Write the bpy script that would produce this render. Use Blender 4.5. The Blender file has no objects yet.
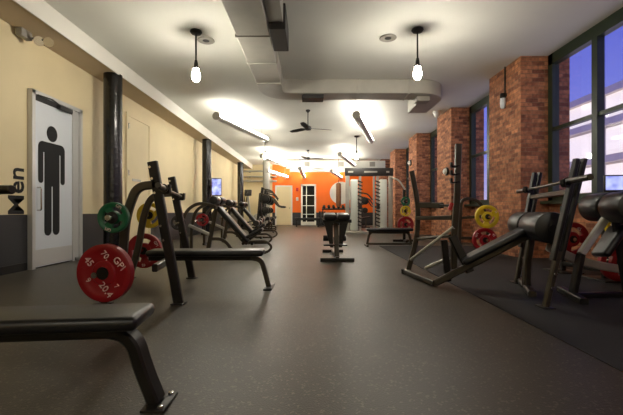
import bpy, bmesh, math, random
from mathutils import Vector, Matrix
random.seed(7)
SC = bpy.context.scene
COL = SC.collection
F, CX, HY, CAM = 375.0, 311.5, 211.0, 0.83
# ------------------------------------------------------------------ camera
cd = bpy.data.cameras.new('camera'); cam = bpy.data.objects.new('camera', cd); COL.objects.link(cam)
cam.location = (0, 0, CAM); cam.rotation_euler = (math.pi/2, 0, 0)
cd.sensor_width = 36; cd.lens = F/623*36; cd.shift_y = 3.5/623; cd.clip_start = .05; cd.clip_end = 300
SC.camera = cam
# ------------------------------------------------------------------ view, world, lights
SC.view_settings.view_transform = 'Standard'; SC.view_settings.look = 'None'
SC.view_settings.gamma = 1; SC.view_settings.use_curve_mapping = False
SC.view_settings.exposure = 0.54
P_BULB, P_TUBE, P_REAR, P_TV = 240.0, 14.5, 50.0, 2.2
def s2l(c): return tuple(((v/255)/12.92 if v/255 <= .04045 else ((v/255+.055)/1.055)**2.4) for v in c)
W = bpy.data.worlds.new('dusk'); SC.world = W; W.use_nodes = True
wn = W.node_tree.nodes; wl = W.node_tree.links
bg = wn['Background']; tc = wn.new('ShaderNodeTexCoord'); sep = wn.new('ShaderNodeSeparateXYZ'); rp = wn.new('ShaderNodeValToRGB')
wl.new(tc.outputs['Generated'], sep.inputs[0]); wl.new(sep.outputs['Z'], rp.inputs[0]); wl.new(rp.outputs[0], bg.inputs[0])
rp.color_ramp.elements[0].position = 0.0; rp.color_ramp.elements[0].color = (*s2l((205, 190, 225)), 1)
rp.color_ramp.elements[1].position = .45; rp.color_ramp.elements[1].color = (*s2l((80, 88, 200)), 1)
e = rp.color_ramp.elements.new(.14); e.color = (*s2l((135, 140, 225)), 1)
bg.inputs[1].default_value = .85
def lamp(name, loc, power, color, r):
    l = bpy.data.lights.new(name, 'POINT'); l.energy = power; l.color = color; l.shadow_soft_size = r
    o = bpy.data.objects.new(name, l); o.location = loc; COL.objects.link(o); return o
WARM = (1.0, .93, .80)
for sx in (-1.75, 1.6):                      # the same two rows of pendants go on behind the viewpoint
    lamp('pendant_light_rear', (sx, -2.3, 2.85), P_REAR, WARM, .08)

# ------------------------------------------------------------------ materials
def mat(name, rgb, rough=.5, metal=0, noise=None, bump=None, spec=.5, lin=False):
    """noise=(scale, amount) mottles the colour; bump=(scale, strength)"""
    m = bpy.data.materials.new(name); m.use_nodes = True
    nt = m.node_tree; b = nt.nodes['Principled BSDF']
    c = rgb if lin else s2l(rgb)
    b.inputs['Base Color'].default_value = (*c, 1); b.inputs['Roughness'].default_value = rough
    b.inputs['Metallic'].default_value = metal; b.inputs['Specular IOR Level'].default_value = spec
    t = None
    if noise or bump:
        t = nt.nodes.new('ShaderNodeTexCoord')
    if noise:
        n = nt.nodes.new('ShaderNodeTexNoise'); n.inputs['Scale'].default_value = noise[0]; n.inputs['Detail'].default_value = 5
        nt.links.new(t.outputs['Object'], n.inputs['Vector'])
        r = nt.nodes.new('ShaderNodeValToRGB'); a = noise[1]
        r.color_ramp.elements[0].position = .3; r.color_ramp.elements[1].position = .7
        r.color_ramp.elements[0].color = (*[v*(1-a) for v in c], 1); r.color_ramp.elements[1].color = (*[min(1, v*(1+a)) for v in c], 1)
        nt.links.new(n.outputs['Fac'], r.inputs[0]); nt.links.new(r.outputs[0], b.inputs['Base Color'])
    if bump:
        n2 = nt.nodes.new('ShaderNodeTexNoise'); n2.inputs['Scale'].default_value = bump[0]; n2.inputs['Detail'].default_value = 4
        nt.links.new(t.outputs['Object'], n2.inputs['Vector'])
        bp = nt.nodes.new('ShaderNodeBump'); bp.inputs['Strength'].default_value = bump[1]; bp.inputs['Distance'].default_value = .01
        nt.links.new(n2.outputs['Fac'], bp.inputs['Height']); nt.links.new(bp.outputs[0], b.inputs['Normal'])
    return m
def emis(name, rgb, strength, base=(.8, .8, .8)):
    m = mat(name, base, .4, lin=True); b = m.node_tree.nodes['Principled BSDF']
    b.inputs['Emission Color'].default_value = (*rgb, 1); b.inputs['Emission Strength'].default_value = strength
    return m
def brick_mat():
    m = mat('brick', (150, 84, 58), .85); nt = m.node_tree; b = nt.nodes['Principled BSDF']
    g = nt.nodes.new('ShaderNodeNewGeometry'); t = nt.nodes.new('ShaderNodeTexCoord')
    sp = nt.nodes.new('ShaderNodeSeparateXYZ'); nt.links.new(t.outputs['Object'], sp.inputs[0])
    sn = nt.nodes.new('ShaderNodeSeparateXYZ'); nt.links.new(g.outputs['True Normal'], sn.inputs[0])
    ab = nt.nodes.new('ShaderNodeMath'); ab.operation = 'ABSOLUTE'; nt.links.new(sn.outputs['X'], ab.inputs[0])
    gt = nt.nodes.new('ShaderNodeMath'); gt.operation = 'GREATER_THAN'; gt.inputs[1].default_value = .5; nt.links.new(ab.outputs[0], gt.inputs[0])
    mx = nt.nodes.new('ShaderNodeMix'); mx.data_type = 'FLOAT'
    nt.links.new(gt.outputs[0], mx.inputs[0]); nt.links.new(sp.outputs['X'], mx.inputs[2]); nt.links.new(sp.outputs['Y'], mx.inputs[3])
    cb = nt.nodes.new('ShaderNodeCombineXYZ'); nt.links.new(mx.outputs[0], cb.inputs[0]); nt.links.new(sp.outputs['Z'], cb.inputs[1])
    br = nt.nodes.new('ShaderNodeTexBrick'); nt.links.new(cb.outputs[0], br.inputs['Vector'])
    br.inputs['Scale'].default_value = 1; br.inputs['Brick Width'].default_value = .215; br.inputs['Row Height'].default_value = .072
    br.inputs['Mortar Size'].default_value = .007; br.inputs['Mortar Smooth'].default_value = .3
    br.inputs['Color1'].default_value = (*s2l((206, 138, 96)), 1); br.inputs['Color2'].default_value = (*s2l((126, 76, 55)), 1)
    br.inputs['Mortar'].default_value = (*s2l((150, 112, 84)), 1)
    no = nt.nodes.new('ShaderNodeTexNoise'); no.inputs['Scale'].default_value = 16; no.inputs['Detail'].default_value = 6
    nt.links.new(t.outputs['Object'], no.inputs['Vector'])
    mm = nt.nodes.new('ShaderNodeMix'); mm.data_type = 'RGBA'; mm.blend_type = 'MULTIPLY'; mm.inputs[0].default_value = .7
    rr = nt.nodes.new('ShaderNodeValToRGB'); rr.color_ramp.elements[0].position = .3; rr.color_ramp.elements[1].position = .65
    rr.color_ramp.elements[0].color = (.32, .29, .28, 1); rr.color_ramp.elements[1].color = (1.1, 1.05, 1, 1)
    nt.links.new(no.outputs['Fac'], rr.inputs[0]); nt.links.new(br.outputs['Color'], mm.inputs[6]); nt.links.new(rr.outputs[0], mm.inputs[7])
    nt.links.new(mm.outputs[2], b.inputs['Base Color'])
    bp = nt.nodes.new('ShaderNodeBump'); bp.inputs['Strength'].default_value = .7; bp.inputs['Distance'].default_value = .01; bp.invert = True
    nt.links.new(br.outputs['Fac'], bp.inputs['Height']); nt.links.new(bp.outputs[0], b.inputs['Normal'])
    return m
def floor_mat(name, rgb, speck, rough, bump=.35):
    m = mat(name, rgb, rough); nt = m.node_tree; b = nt.nodes['Principled BSDF']
    t = nt.nodes.new('ShaderNodeTexCoord')
    v = nt.nodes.new('ShaderNodeTexVoronoi'); v.inputs['Scale'].default_value = 95; nt.links.new(t.outputs['Object'], v.inputs['Vector'])
    n = nt.nodes.new('ShaderNodeTexNoise'); n.inputs['Scale'].default_value = 1.6; n.inputs['Detail'].default_value = 6; nt.links.new(t.outputs['Object'], n.inputs['Vector'])
    r = nt.nodes.new('ShaderNodeValToRGB'); r.color_ramp.elements[0].position = .3; r.color_ramp.elements[1].position = .75
    c = s2l(rgb)
    r.color_ramp.elements[0].color = (*[x*.8 for x in c], 1); r.color_ramp.elements[1].color = (*[x*1.2 for x in c], 1)
    nt.links.new(n.outputs['Fac'], r.inputs[0])
    sx = nt.nodes.new('ShaderNodeSeparateColor'); nt.links.new(v.outputs['Color'], sx.inputs[0])
    gt = nt.nodes.new('ShaderNodeMath'); gt.operation = 'GREATER_THAN'; gt.inputs[1].default_value = .93; nt.links.new(sx.outputs[0], gt.inputs[0])
    mx = nt.nodes.new('ShaderNodeMix'); mx.data_type = 'RGBA'; nt.links.new(gt.outputs[0], mx.inputs[0])
    nt.links.new(r.outputs[0], mx.inputs[6]); mx.inputs[7].default_value = (*s2l(speck), 1)
    nt.links.new(mx.outputs[2], b.inputs['Base Color'])
    n2 = nt.nodes.new('ShaderNodeTexNoise'); n2.inputs['Scale'].default_value = 130; n2.inputs['Detail'].default_value = 2; nt.links.new(t.outputs['Object'], n2.inputs['Vector'])
    bp = nt.nodes.new('ShaderNodeBump'); bp.inputs['Strength'].default_value = bump; bp.inputs['Distance'].default_value = .004
    nt.links.new(n2.outputs['Fac'], bp.inputs['Height']); nt.links.new(bp.outputs[0], b.inputs['Normal'])
    return m
def glass_mat(name, tint=(.9, .92, .95), refl=.10):
    m = bpy.data.materials.new(name); m.use_nodes = True; nt = m.node_tree; nt.nodes.clear()
    o = nt.nodes.new('ShaderNodeOutputMaterial'); tr = nt.nodes.new('ShaderNodeBsdfTransparent'); gl = nt.nodes.new('ShaderNodeBsdfGlossy')
    mx = nt.nodes.new('ShaderNodeMixShader'); fc = nt.nodes.new('ShaderNodeLayerWeight'); fc.inputs['Blend'].default_value = .5
    pw = nt.nodes.new('ShaderNodeMath'); pw.operation = 'POWER'; pw.inputs[1].default_value = 5; nt.links.new(fc.outputs['Facing'], pw.inputs[0])
    lw = nt.nodes.new('ShaderNodeMath'); lw.operation = 'MULTIPLY_ADD'; lw.inputs[1].default_value = .6; lw.inputs[2].default_value = .04; nt.links.new(pw.outputs[0], lw.inputs[0])
    tr.inputs[0].default_value = (*tint, 1); gl.inputs['Roughness'].default_value = .02
    nt.links.new(lw.outputs[0], mx.inputs[0]); nt.links.new(tr.outputs[0], mx.inputs[1]); nt.links.new(gl.outputs[0], mx.inputs[2])
    nt.links.new(mx.outputs[0], o.inputs[0]); return m
M = dict(
    cream=mat('cream_paint', (228, 212, 170), .6, noise=(1.2, .05), bump=(40, .05)),
    dado=mat('charcoal_paint', (48, 48, 50), .45, bump=(40, .05)),
    orange=mat('orange_paint', (246, 112, 8), .55, noise=(1.5, .04)),
    white=mat('white_paint', (226, 224, 214), .5, noise=(2, .03)),
    ceil=mat('ceiling_paint', (216, 215, 205), .75, noise=(.8, .05), bump=(25, .05)),
    soffit=mat('soffit_paint', (196, 178, 150), .7, noise=(1.5, .05)),
    base=mat('black_vinyl_base', (20, 20, 20), .35),
    brick=brick_mat(),
    floor=floor_mat('rubber_floor', (62, 56, 45), (92, 84, 70), .40, .5),
    mat=floor_mat('black_rubber', (20, 18, 16), (32, 30, 27), .68),
    green=mat('dark_green_paint', (34, 46, 30), .4, noise=(6, .15)),
    column=mat('black_gloss_paint', (14, 13, 12), .22, bump=(14, .9)),
    greypost=mat('grey_post', (150, 146, 136), .5),
    steel=mat('gunmetal_frame', (74, 68, 58), .34, .55, noise=(5, .15)),
    dsteel=mat('dark_frame', (40, 38, 35), .38, .5, noise=(6, .15)),
    silver=mat('silver_frame', (176, 174, 164), .35, .35, noise=(6, .08)),
    chrome=mat('chrome', (205, 203, 198), .16, 1),
    barsteel=mat('worn_bar_steel', (70, 66, 60), .3, .9, bump=(120, .15)),
    alu=mat('aluminium', (206, 206, 204), .32, .3),
    vinyl=mat('black_vinyl', (17, 17, 19), .36, bump=(160, .06)),
    rubber=mat('black_rubber_part', (16, 16, 16), .6),
    red=mat('red_rubber', (146, 12, 24), .42, noise=(9, .1)),
    yellow=mat('yellow_rubber', (208, 178, 22), .45, noise=(9, .1)),
    pgreen=mat('green_rubber', (8, 96, 58), .45, noise=(9, .1)),
    letter=mat('pale_lettering', (226, 196, 190), .5),
    black=mat('black_print', (20, 20, 21), .75),
    duct=mat('galvanised_duct', (178, 175, 164), .45, .15, noise=(2.5, .10)),
    dark=mat('dark_grey', (46, 44, 42), .5),
    frost=mat('frosted_door', (214, 220, 226), .35),
    glass=glass_mat('window_glass'),
    darkglass=mat('dark_glass', (14, 15, 18), .08),
    wood=mat('brown_leather', (132, 84, 48), .5, noise=(8, .2)),
    bulb=emis('bulb_glow', (1.0, .93, .80), P_BULB),
    tube=emis('tube_glow', (1.0, .95, .85), P_TUBE),
    facade=mat('pale_facade', (206, 196, 190), .7, noise=(.6, .1)),
    reflband=emis('reflection_band', (1.0, .82, .60), .62),  # emissive bands painting the room's reflection in the window glass
    plastic=mat('white_plastic', (228, 226, 220), .4),
    redpl=mat('red_plastic', (190, 24, 20), .4),
    shroud=mat('pale_shroud', (222, 228, 218), .35),
    rust=mat('orange_trim', (206, 90, 30), .5),
)
def tv_mat(scale):
    m = emis('screen_glow', (.35, .4, .9), P_TV, (.02, .02, .02)); nt = m.node_tree; b = nt.nodes['Principled BSDF']
    t = nt.nodes.new('ShaderNodeTexCoord'); n = nt.nodes.new('ShaderNodeTexNoise'); n.inputs['Scale'].default_value = scale
    r = nt.nodes.new('ShaderNodeValToRGB'); nt.links.new(t.outputs['Object'], n.inputs['Vector']); nt.links.new(n.outputs['Fac'], r.inputs[0])
    r.color_ramp.elements[0].position = .35; r.color_ramp.elements[1].position = .65
    r.color_ramp.elements[0].color = (.10, .12, .50, 1); r.color_ramp.elements[1].color = (.60, .66, 1, 1)
    nt.links.new(r.outputs[0], b.inputs['Emission Color']); b.inputs['Emission Strength'].default_value = 1.0
    return m
M['tv'] = tv_mat(5)

# ------------------------------------------------------------------ mesh helpers
def V(*a): return Vector(a)
def P(px, py, Z): return Vector(((px-CX)*Z/F, Z, CAM-(py-HY)*Z/F))
def fillet(pts, r, n=6):
    pts = [Vector(p) for p in pts]; out = [pts[0]]
    for i in range(1, len(pts)-1):
        a, b, c = pts[i-1], pts[i], pts[i+1]
        d1, d2 = (a-b), (c-b); k = min(r, d1.length*.48, d2.length*.48)
        p, q = b+d1.normalized()*k, b+d2.normalized()*k
        for j in range(n+1):
            t = j/n; out.append(p*(1-t)**2 + b*2*t*(1-t) + q*t*t)
    out.append(pts[-1]); return out
class MB:
    def __init__(s): s.bm = bmesh.new()
    def sweep(s, pts, prof, side=None, taper=None):
        pts = [Vector(p) for p in pts]; rings = []; n = len(pts)
        prev = None
        for i, p in enumerate(pts):
            t = (pts[min(i+1, n-1)]-pts[max(i-1, 0)]).normalized()
            if side is not None: sd = Vector(side)
            elif prev is not None: sd = prev
            else: sd = t.cross(V(0, 0, 1)) if abs(t.z) < .95 else V(1, 0, 0)
            sd = (sd-t*sd.dot(t)).normalized(); up = sd.cross(t).normalized(); prev = sd
            k = 1 if taper is None else taper[0]+(taper[1]-taper[0])*i/(n-1)
            rings.append([s.bm.verts.new(p+sd*a*k+up*b*k) for a, b in prof])
        m = len(prof)
        for r0, r1 in zip(rings, rings[1:]):
            for j in range(m):
                s.bm.faces.new((r0[j], r0[(j+1) % m], r1[(j+1) % m], r1[j]))
        s.bm.faces.new(rings[0][::-1]); s.bm.faces.new(rings[-1]); return s
    def tube(s, pts, r, n=12, taper=None):
        return s.sweep(pts, [(r*math.cos(2*math.pi*i/n), r*math.sin(2*math.pi*i/n)) for i in range(n)], None, taper)
    def bar(s, pts, w, h, side=None, c=.18):
        """rectangular tube with softened corners; w along side, h across"""
        k = min(w, h)*c; a, b = w/2, h/2
        return s.sweep(pts, [(-a+k, -b), (a-k, -b), (a, -b+k), (a, b-k), (a-k, b), (-a+k, b), (-a, b-k), (-a, -b+k)], side)
    def box(s, c, size, rot=None, bevel=0, seg=2):
        b2 = bmesh.new(); bmesh.ops.create_cube(b2, size=1)
        for v in b2.verts: v.co = Vector((v.co.x*size[0], v.co.y*size[1], v.co.z*size[2]))
        if bevel: bmesh.ops.bevel(b2, geom=list(b2.edges), offset=bevel, segments=seg, profile=.5, affect='EDGES')
        mtx = Matrix.Translation(Vector(c)) @ (rot.to_4x4() if rot else Matrix.Identity(4))
        b2.transform(mtx); me = bpy.data.meshes.new('t'); b2.to_mesh(me); b2.free(); s.bm.from_mesh(me); bpy.data.meshes.remove(me); return s
    def span(s, a, b, bevel=0):
        a, b = Vector(a), Vector(b); return s.box((a+b)/2, [abs(x) for x in (b-a)], None, bevel)
    def lathe(s, prof, o, axis=(0, 0, 1), n=32):
        o = Vector(o); ax = Vector(axis).normalized(); u = ax.orthogonal().normalized(); w = ax.cross(u); rings = []
        for r, z in prof:
            if r < 1e-6: rings.append([s.bm.verts.new(o+ax*z)])
            else: rings.append([s.bm.verts.new(o+ax*z+(u*math.cos(2*math.pi*i/n)+w*math.sin(2*math.pi*i/n))*r) for i in range(n)])
        for a, b in zip(rings, rings[1:]):
            for i in range(n):
                j = (i+1) % n
                if len(a) == 1 and len(b) == 1: continue
                if len(a) == 1: s.bm.faces.new((a[0], b[i], b[j]))
                elif len(b) == 1: s.bm.faces.new((a[i], a[j], b[0]))
                else: s.bm.faces.new((a[i], a[j], b[j], b[i]))
        if len(rings[0]) > 1: s.bm.faces.new(rings[0][::-1])
        if len(rings[-1]) > 1: s.bm.faces.new(rings[-1])
        return s
    def cyl(s, a, b, r, n=16, bev=0):
        a, b = Vector(a), Vector(b); L = (b-a).length
        pr = [(r, 0), (r, L)] if not bev else [(r-bev, 0), (r-bev*.3, bev*.3), (r, bev), (r, L-bev), (r-bev*.3, L-bev*.3), (r-bev, L)]
        return s.lathe(pr, a, b-a, n)
    def prism(s, poly, o, u, w, d):
        """polygon in the (u, w) plane at o, thickness vector d"""
        o, u, w, d = Vector(o), Vector(u), Vector(w), Vector(d)
        a = [s.bm.verts.new(o+u*x+w*y) for x, y in poly]; b = [s.bm.verts.new(v.co+d) for v in a]; n = len(a)
        s.bm.faces.new(a[::-1]); s.bm.faces.new(b)
        for i in range(n): s.bm.faces.new((a[i], a[(i+1) % n], b[(i+1) % n], b[i]))
        return s
    def build(s, name, m, parent=None, smooth=True, loc=None):
        bmesh.ops.recalc_face_normals(s.bm, faces=list(s.bm.faces))
        me = bpy.data.meshes.new(name)
        off = Vector(loc) if loc is not None else (parent_origin(parent) if parent else Vector())
        if off.length: bmesh.ops.translate(s.bm, verts=list(s.bm.verts), vec=-off)
        s.bm.to_mesh(me); s.bm.free()
        if smooth:
            me.polygons.foreach_set('use_smooth', [True]*len(me.polygons)); me.set_sharp_from_angle(angle=math.radians(38))
        me.materials.append(m if not isinstance(m, str) else M[m])
        o = bpy.data.objects.new(name, me); COL.objects.link(o)
        if parent: o.parent = parent
        elif loc is not None: o.location = off
        return o
def parent_origin(p):
    v = Vector()
    while p: v += p.location; p = p.parent
    return v
def tag(o, label=None, cat=None, group=None):
    if label: o['label'] = label
    if cat: o['category'] = cat
    if group: o['group'] = group
    return o
def thing(name, label, cat, loc=(0, 0, 0), group=None):
    o = bpy.data.objects.new(name, None); COL.objects.link(o); o.location = loc; o.empty_display_size = .1
    return tag(o, label, cat, group)
def struct(name, mb, m, parent=None, smooth=False):
    o = mb.build(name, m, parent, smooth)
    if not parent: o['kind'] = 'structure'
    return o
def sroot(name):
    o = bpy.data.objects.new(name, None); COL.objects.link(o); o['kind'] = 'structure'; return o
def text_mesh(body, size, extrude=.001, bold=0):
    cu = bpy.data.curves.new('t', 'FONT'); cu.body = body; cu.size = size; cu.extrude = extrude; cu.offset = bold
    cu.align_x = 'CENTER'; cu.align_y = 'CENTER'; cu.resolution_u = 3
    o = bpy.data.objects.new('t', cu); COL.objects.link(o); bpy.context.view_layer.update()
    me = bpy.data.meshes.new_from_object(o.evaluated_get(bpy.context.evaluated_depsgraph_get()))
    bpy.data.objects.remove(o); bpy.data.curves.remove(cu); return me
def add_text(mb, body, size, mtx, extrude=.001, bold=0):
    me = text_mesh(body, size, extrude, bold); me.transform(mtx); mb.bm.from_mesh(me); bpy.data.meshes.remove(me)
def basis(x, y, z, o):
    m = Matrix((x, y, z)).transposed().to_4x4(); m.translation = Vector(o); return m
def copy_tree(o, parent=None):
    c = o.copy(); COL.objects.link(c)
    if parent: c.parent = parent
    for ch in list(o.children): copy_tree(ch, c)
    return c

# ------------------------------------------------------------------ room dimensions
XL, XW, XP = -4.0, 4.17, 3.67          # left wall, window plane, pillar face
YB, YE = -5.0, 22.0
HC, HS = 3.55, 3.30                    # ceiling, soffit
hC, hS = HC-CAM, HS-CAM
XS = -3.46
def on_ceil(px, py, h=None):
    h = hC if h is None else h
    Z = h*F/(HY-py); return Vector(((px-CX)*Z/F, Z, CAM+h))

struct('floor', MB().span((XL-.2, YB-.2, -.1), (XW+.3, YE+.2, 0)), 'floor')
struct('floor_rubber_zone', MB().span((1.6, YB+.01, 0), (XW-.02, 8.9, .006)), 'mat')
struct('ceiling', MB().span((XL-.2, YB-.2, HC), (XW+.3, YE+.2, HC+.15)), 'ceil')
struct('ceiling_soffit', MB().span((XL, YB, HS), (XS-.02, YE, HC)), 'soffit')
struct('trim_1', MB().span((XS-.02, YB, HS-.02), (XS, YE, HC)), 'white')
# left wall: painted in two colours
wl_ = struct('wall_left', MB().span((XL-.2, YB-.2, .78), (XL, YE, HC)), 'cream')
struct('painted_dado', MB().span((XL-.2, YB-.2, 0), (XL, YE, .78)), 'dado', wl_)
struct('baseboard_left', MB().span((XL, YB, 0), (XL+.012, 5.26, .11)).span((XL, 6.46, 0), (XL+.012, YE, .11)), 'base')
struct('wall_rear', MB().span((XL, YB-.2, 0), (XW, YB, HC)), 'cream')
we = struct('wall_end', MB().span((-2.3, YE, .74), (XW+.2, YE+.2, HC)), 'orange')
struct('cream_section', MB().span((XL, YE, .74), (-2.3, YE+.2, HC)), 'cream', we)
struct('painted_dado', MB().span((XL, YE, 0), (XW+.2, YE+.2, .74)), 'dado', we)
struct('lower_cream_section', MB().span((XL, YE-.004, 0), (-2.3, YE, .74)), 'cream', we)
struct('baseboard_end', MB().span((XL, YE-.014, 0), (XW, YE-.004, .09)), 'base')

# ------------------------------------------------------------------ brick pillars, window bays on the right
PIL = [(3.3, 4.4), (6.58, 7.74), (9.85, 10.95), (13.1, 14.15), (16.45, 17.5), (19.7, 20.8)]
for i, (a, b) in enumerate(PIL):
    struct('brick_pillar', MB().span((XP, a, 0), (XW+.36, b, HC)), 'brick')
bays = [(-5.0, 3.3)]+[(PIL[i][1], PIL[i+1][0]) for i in range(len(PIL)-1)]+[(20.8, YE)]
ZS, ZT = 1.0, 2.24
struct('wall_right', MB().span((XW, YB, 0), (XW+.2, YE, ZS)), 'brick')
k = 0
for (a, b) in bays:
    if b < 0 or b-a < 1: 
        struct('wall_right_section', MB().span((XW, a, ZS), (XW+.2, b, HC)), 'brick'); continue
    if a < 0:
        struct('wall_right_section', MB().span((XW, a, ZS), (XW+.2, -.2, HC)), 'brick'); a = -.2
    k += 1
    w = sroot('window_%d' % k)
    f = MB(); fw = .12
    f.span((XW-.02, a, ZS), (XW+.1, a+fw, HC)).span((XW-.02, b-fw, ZS), (XW+.1, b, HC))
    f.span((XW-.02, a, HC-.18), (XW+.1, b, HC)).span((XW-.02, a, ZS), (XW+.1, b, ZS+.1))
    mid = (a+b)/2
    f.build('frame', 'green', w, False)
    MB().span((XW-.03, mid-.055, ZS+.1), (XW+.08, mid+.055, HC-.18)).build('mullion', 'green', w, False)
    MB().span((XW-.01, a+fw, ZT-.03), (XW+.07, b-fw, ZT+.03)).build('transom', 'green', w, False)
    MB().span((XW+.03, a+fw, ZS+.1), (XW+.036, b-fw, HC-.18)).build('glass_pane', 'glass', w, False)
    MB().span((XW-.16, a, ZS-.05), (XW-.02, b, ZS)).build('sill', 'green', w, False)
# building added beyond the glass; glowing bands stand in for the reflected bright room
bd = thing('added_building', 'added pale building beyond the windows, its glowing bands standing in for the room reflected', 'building', (13, 8, 0))
fb = MB().span((13, -6, -1), (17, 26, 6.2))
for z in (1.35, 2.95, 4.55, 5.9): fb.span((12.75, -6, z), (13, 26, z+.3))
fb.build('facade', 'facade', bd, False)
for z in (.15, 1.7, 3.3, 4.9):
    for j in range(10):
        y = -5+j*3.1
        MB().span((12.95, y, z), (12.99, y+2.9, z+.98 if z > 4 else z+1.15)).build('reflection_band', 'reflband', bd, False)

# ------------------------------------------------------------------ black columns
for i, (px, py) in enumerate(((113, 75), (206.8, 139.5), (240.5, 162.5))):
    p = on_ceil(px, py, hS)
    c = MB().cyl((p.x, p.y, 0), (p.x, p.y, HS), .155, 28)
    c.cyl((p.x, p.y, 0), (p.x, p.y, .12), .19, 28)
    struct('column', c, 'column', smooth=True)
struct('column_grey', MB().cyl((-2.45, 20.4, 0), (-2.45, 20.4, HC), .2, 24), 'greypost', smooth=True)

# ------------------------------------------------------------------ doors
d1 = sroot('door_1')
y0, y1, zt = 5.28, 6.44, 2.56
x = XL
fr = MB().span((x, y0, 0), (x+.07, y0+.06, zt)).span((x, y1-.06, 0), (x+.07, y1, zt)).span((x, y0, zt-.06), (x+.07, y1, zt)).span((x, 6.19, 0), (x+.06, 6.25, zt-.06))
fr.build('frame', 'alu', d1, False)
MB().span((x, 6.25, .05), (x+.03, 6.38, zt-.06)).build('side_light', 'alu', d1, False)
MB().span((x+.01, y0+.06, .02), (x+.045, 6.19, zt-.14)).build('leaf', 'frost', d1, False)
MB().span((x+.045, y0+.07, .03), (x+.05, 6.18, .27)).build('kick_plate', 'alu', d1, False)
MB().span((x+.01, y0+.06, zt-.14), (x+.05, 6.19, zt-.06)).build('top_rail', 'dark', d1, False)
cl = MB().box((x+.09, 5.95, zt-.12), (.07, .3, .06), None, .01); cl.bar([(x+.1, 5.8, zt-.09), (x+.16, 5.55, zt-.08), (x+.09, 5.36, zt-.07)], .03, .012)
cl.build('closer', 'dark', d1)
MB().tube(fillet([(x+.045, 5.41, .84), (x+.10, 5.41, .84), (x+.10, 5.41, 1.17), (x+.045, 5.41, 1.17)], .03), .011).build('handle', 'chrome', d1)
pic = MB(); xs = x+.0455; cyp = 5.715
def rrect(mb, ya, yb, za, zb, r, n=6):
    poly = []
    for (cy, cz, a0) in ((yb-r, zb-r, 0), (ya+r, zb-r, 90), (ya+r, za+r, 180), (yb-r, za+r, 270)):
        for j in range(n+1):
            a = math.radians(a0+90*j/n); poly.append((cy+r*math.cos(a), cz+r*math.sin(a)))
    mb.prism(poly, (xs, 0, 0), (0, 1, 0), (0, 0, 1), (.004, 0, 0))
pic.prism([(cyp+.115*math.cos(2*math.pi*j/32), 2.0+.12*math.sin(2*math.pi*j/32)) for j in range(32)], (xs, 0, 0), (0, 1, 0), (0, 0, 1), (.004, 0, 0))
def arc(cy, cz, r, a0, a1, n=8): return [(cy+r*math.cos(math.radians(a0+(a1-a0)*j/n)), cz+r*math.sin(math.radians(a0+(a1-a0)*j/n))) for j in range(n+1)]
half = arc(.20, 1.77, .09, 90, 0)+arc(.24, 1.29, .05, 0, -180)+[(.19, 1.70), (.165, 1.70)]+arc(.09, .535, .075, 0, -180)+[(.015, 1.2)]
pic.prism([(cyp+p, q) for p, q in half]+[(cyp-p, q) for p, q in half[::-1]], (xs, 0, 0), (0, 1, 0), (0, 0, 1), (.004, 0, 0))
tag(pic.build('man_pictogram', 'black', d1, False), 'black standing man symbol on the pale door')
d2 = sroot('door_2')
ya = 4.0*F/(CX-127); yb = ya+1.05
MB().span((x, ya-.07, 0), (x+.03, ya, 2.9)).span((x, yb, 0), (x+.03, yb+.07, 2.9)).span((x, ya-.07, 2.9), (x+.03, yb+.07, 2.97)).build('frame', 'cream', d2, False)
MB().span((x, ya, .02), (x+.015, yb, 2.9)).build('leaf', 'cream', d2, False)
for z in (.35, 1.08, 1.6, 2.62):
    MB().cyl((x+.03, ya+.012, z), (x+.03, ya+.012, z+.12), .014, 10).build('hinge', 'chrome', d2)
MB().span((x+.015, ya+.2, 1.50), (x+.022, ya+.62, 1.55)).build('sign_strip', 'silver', d2, False)
d3 = sroot('door_3')
MB().span((-2.13, YE-.05, 0), (-2.05, YE, 2.33)).span((-1.2, YE-.05, 0), (-1.12, YE, 2.33)).span((-2.13, YE-.05, 2.25), (-1.12, YE, 2.33)).build('frame', 'white', d3, False)
MB().span((-2.05, YE-.03, .01), (-1.2, YE, 2.25)).build('leaf', 'cream', d3, False)
MB().lathe([(0, 0), (.03, .01), (.035, .04), (.02, .06), (0, .062)], (-1.28, YE-.03, 1.0), (0, -1, 0), 14).build('knob', 'chrome', d3)
d4 = sroot('door_4')
f = MB(); xa, xb = -.62, .27
f.span((xa, YE-.06, 0), (xa+.1, YE, 2.4)).span((xb-.1, YE-.06, 0), (xb, YE, 2.4)).span((xa, YE-.06, 2.3), (xb, YE, 2.4)).span((xa+.1, YE-.06, .0), (xb-.1, YE, .2))
f.span((-.32, YE-.055, .2), (-.27, YE, 2.3))
for z in (.62, 1.12, 1.72): f.span((xa+.1, YE-.05, z), (xb-.1, YE, z+.04))
f.build('frame', 'white', d4, False)
MB().span((xa+.1, YE-.03, .2), (xb-.1, YE-.002, 2.3)).build('glass_pane', 'darkglass', d4, False)

# ------------------------------------------------------------------ signs and small wall things
mb = MB(); add_text(mb, 'Men', .38, basis((0, 0, 1), (0, -1, 0), (1, 0, 0), (XL+.004, 5.09, 1.10)), .003, .005)
tag(mb.build('wall_lettering', 'black', None, False), 'black stencilled word Men reading upward on the cream wall beside the pale door', 'sign')
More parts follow.
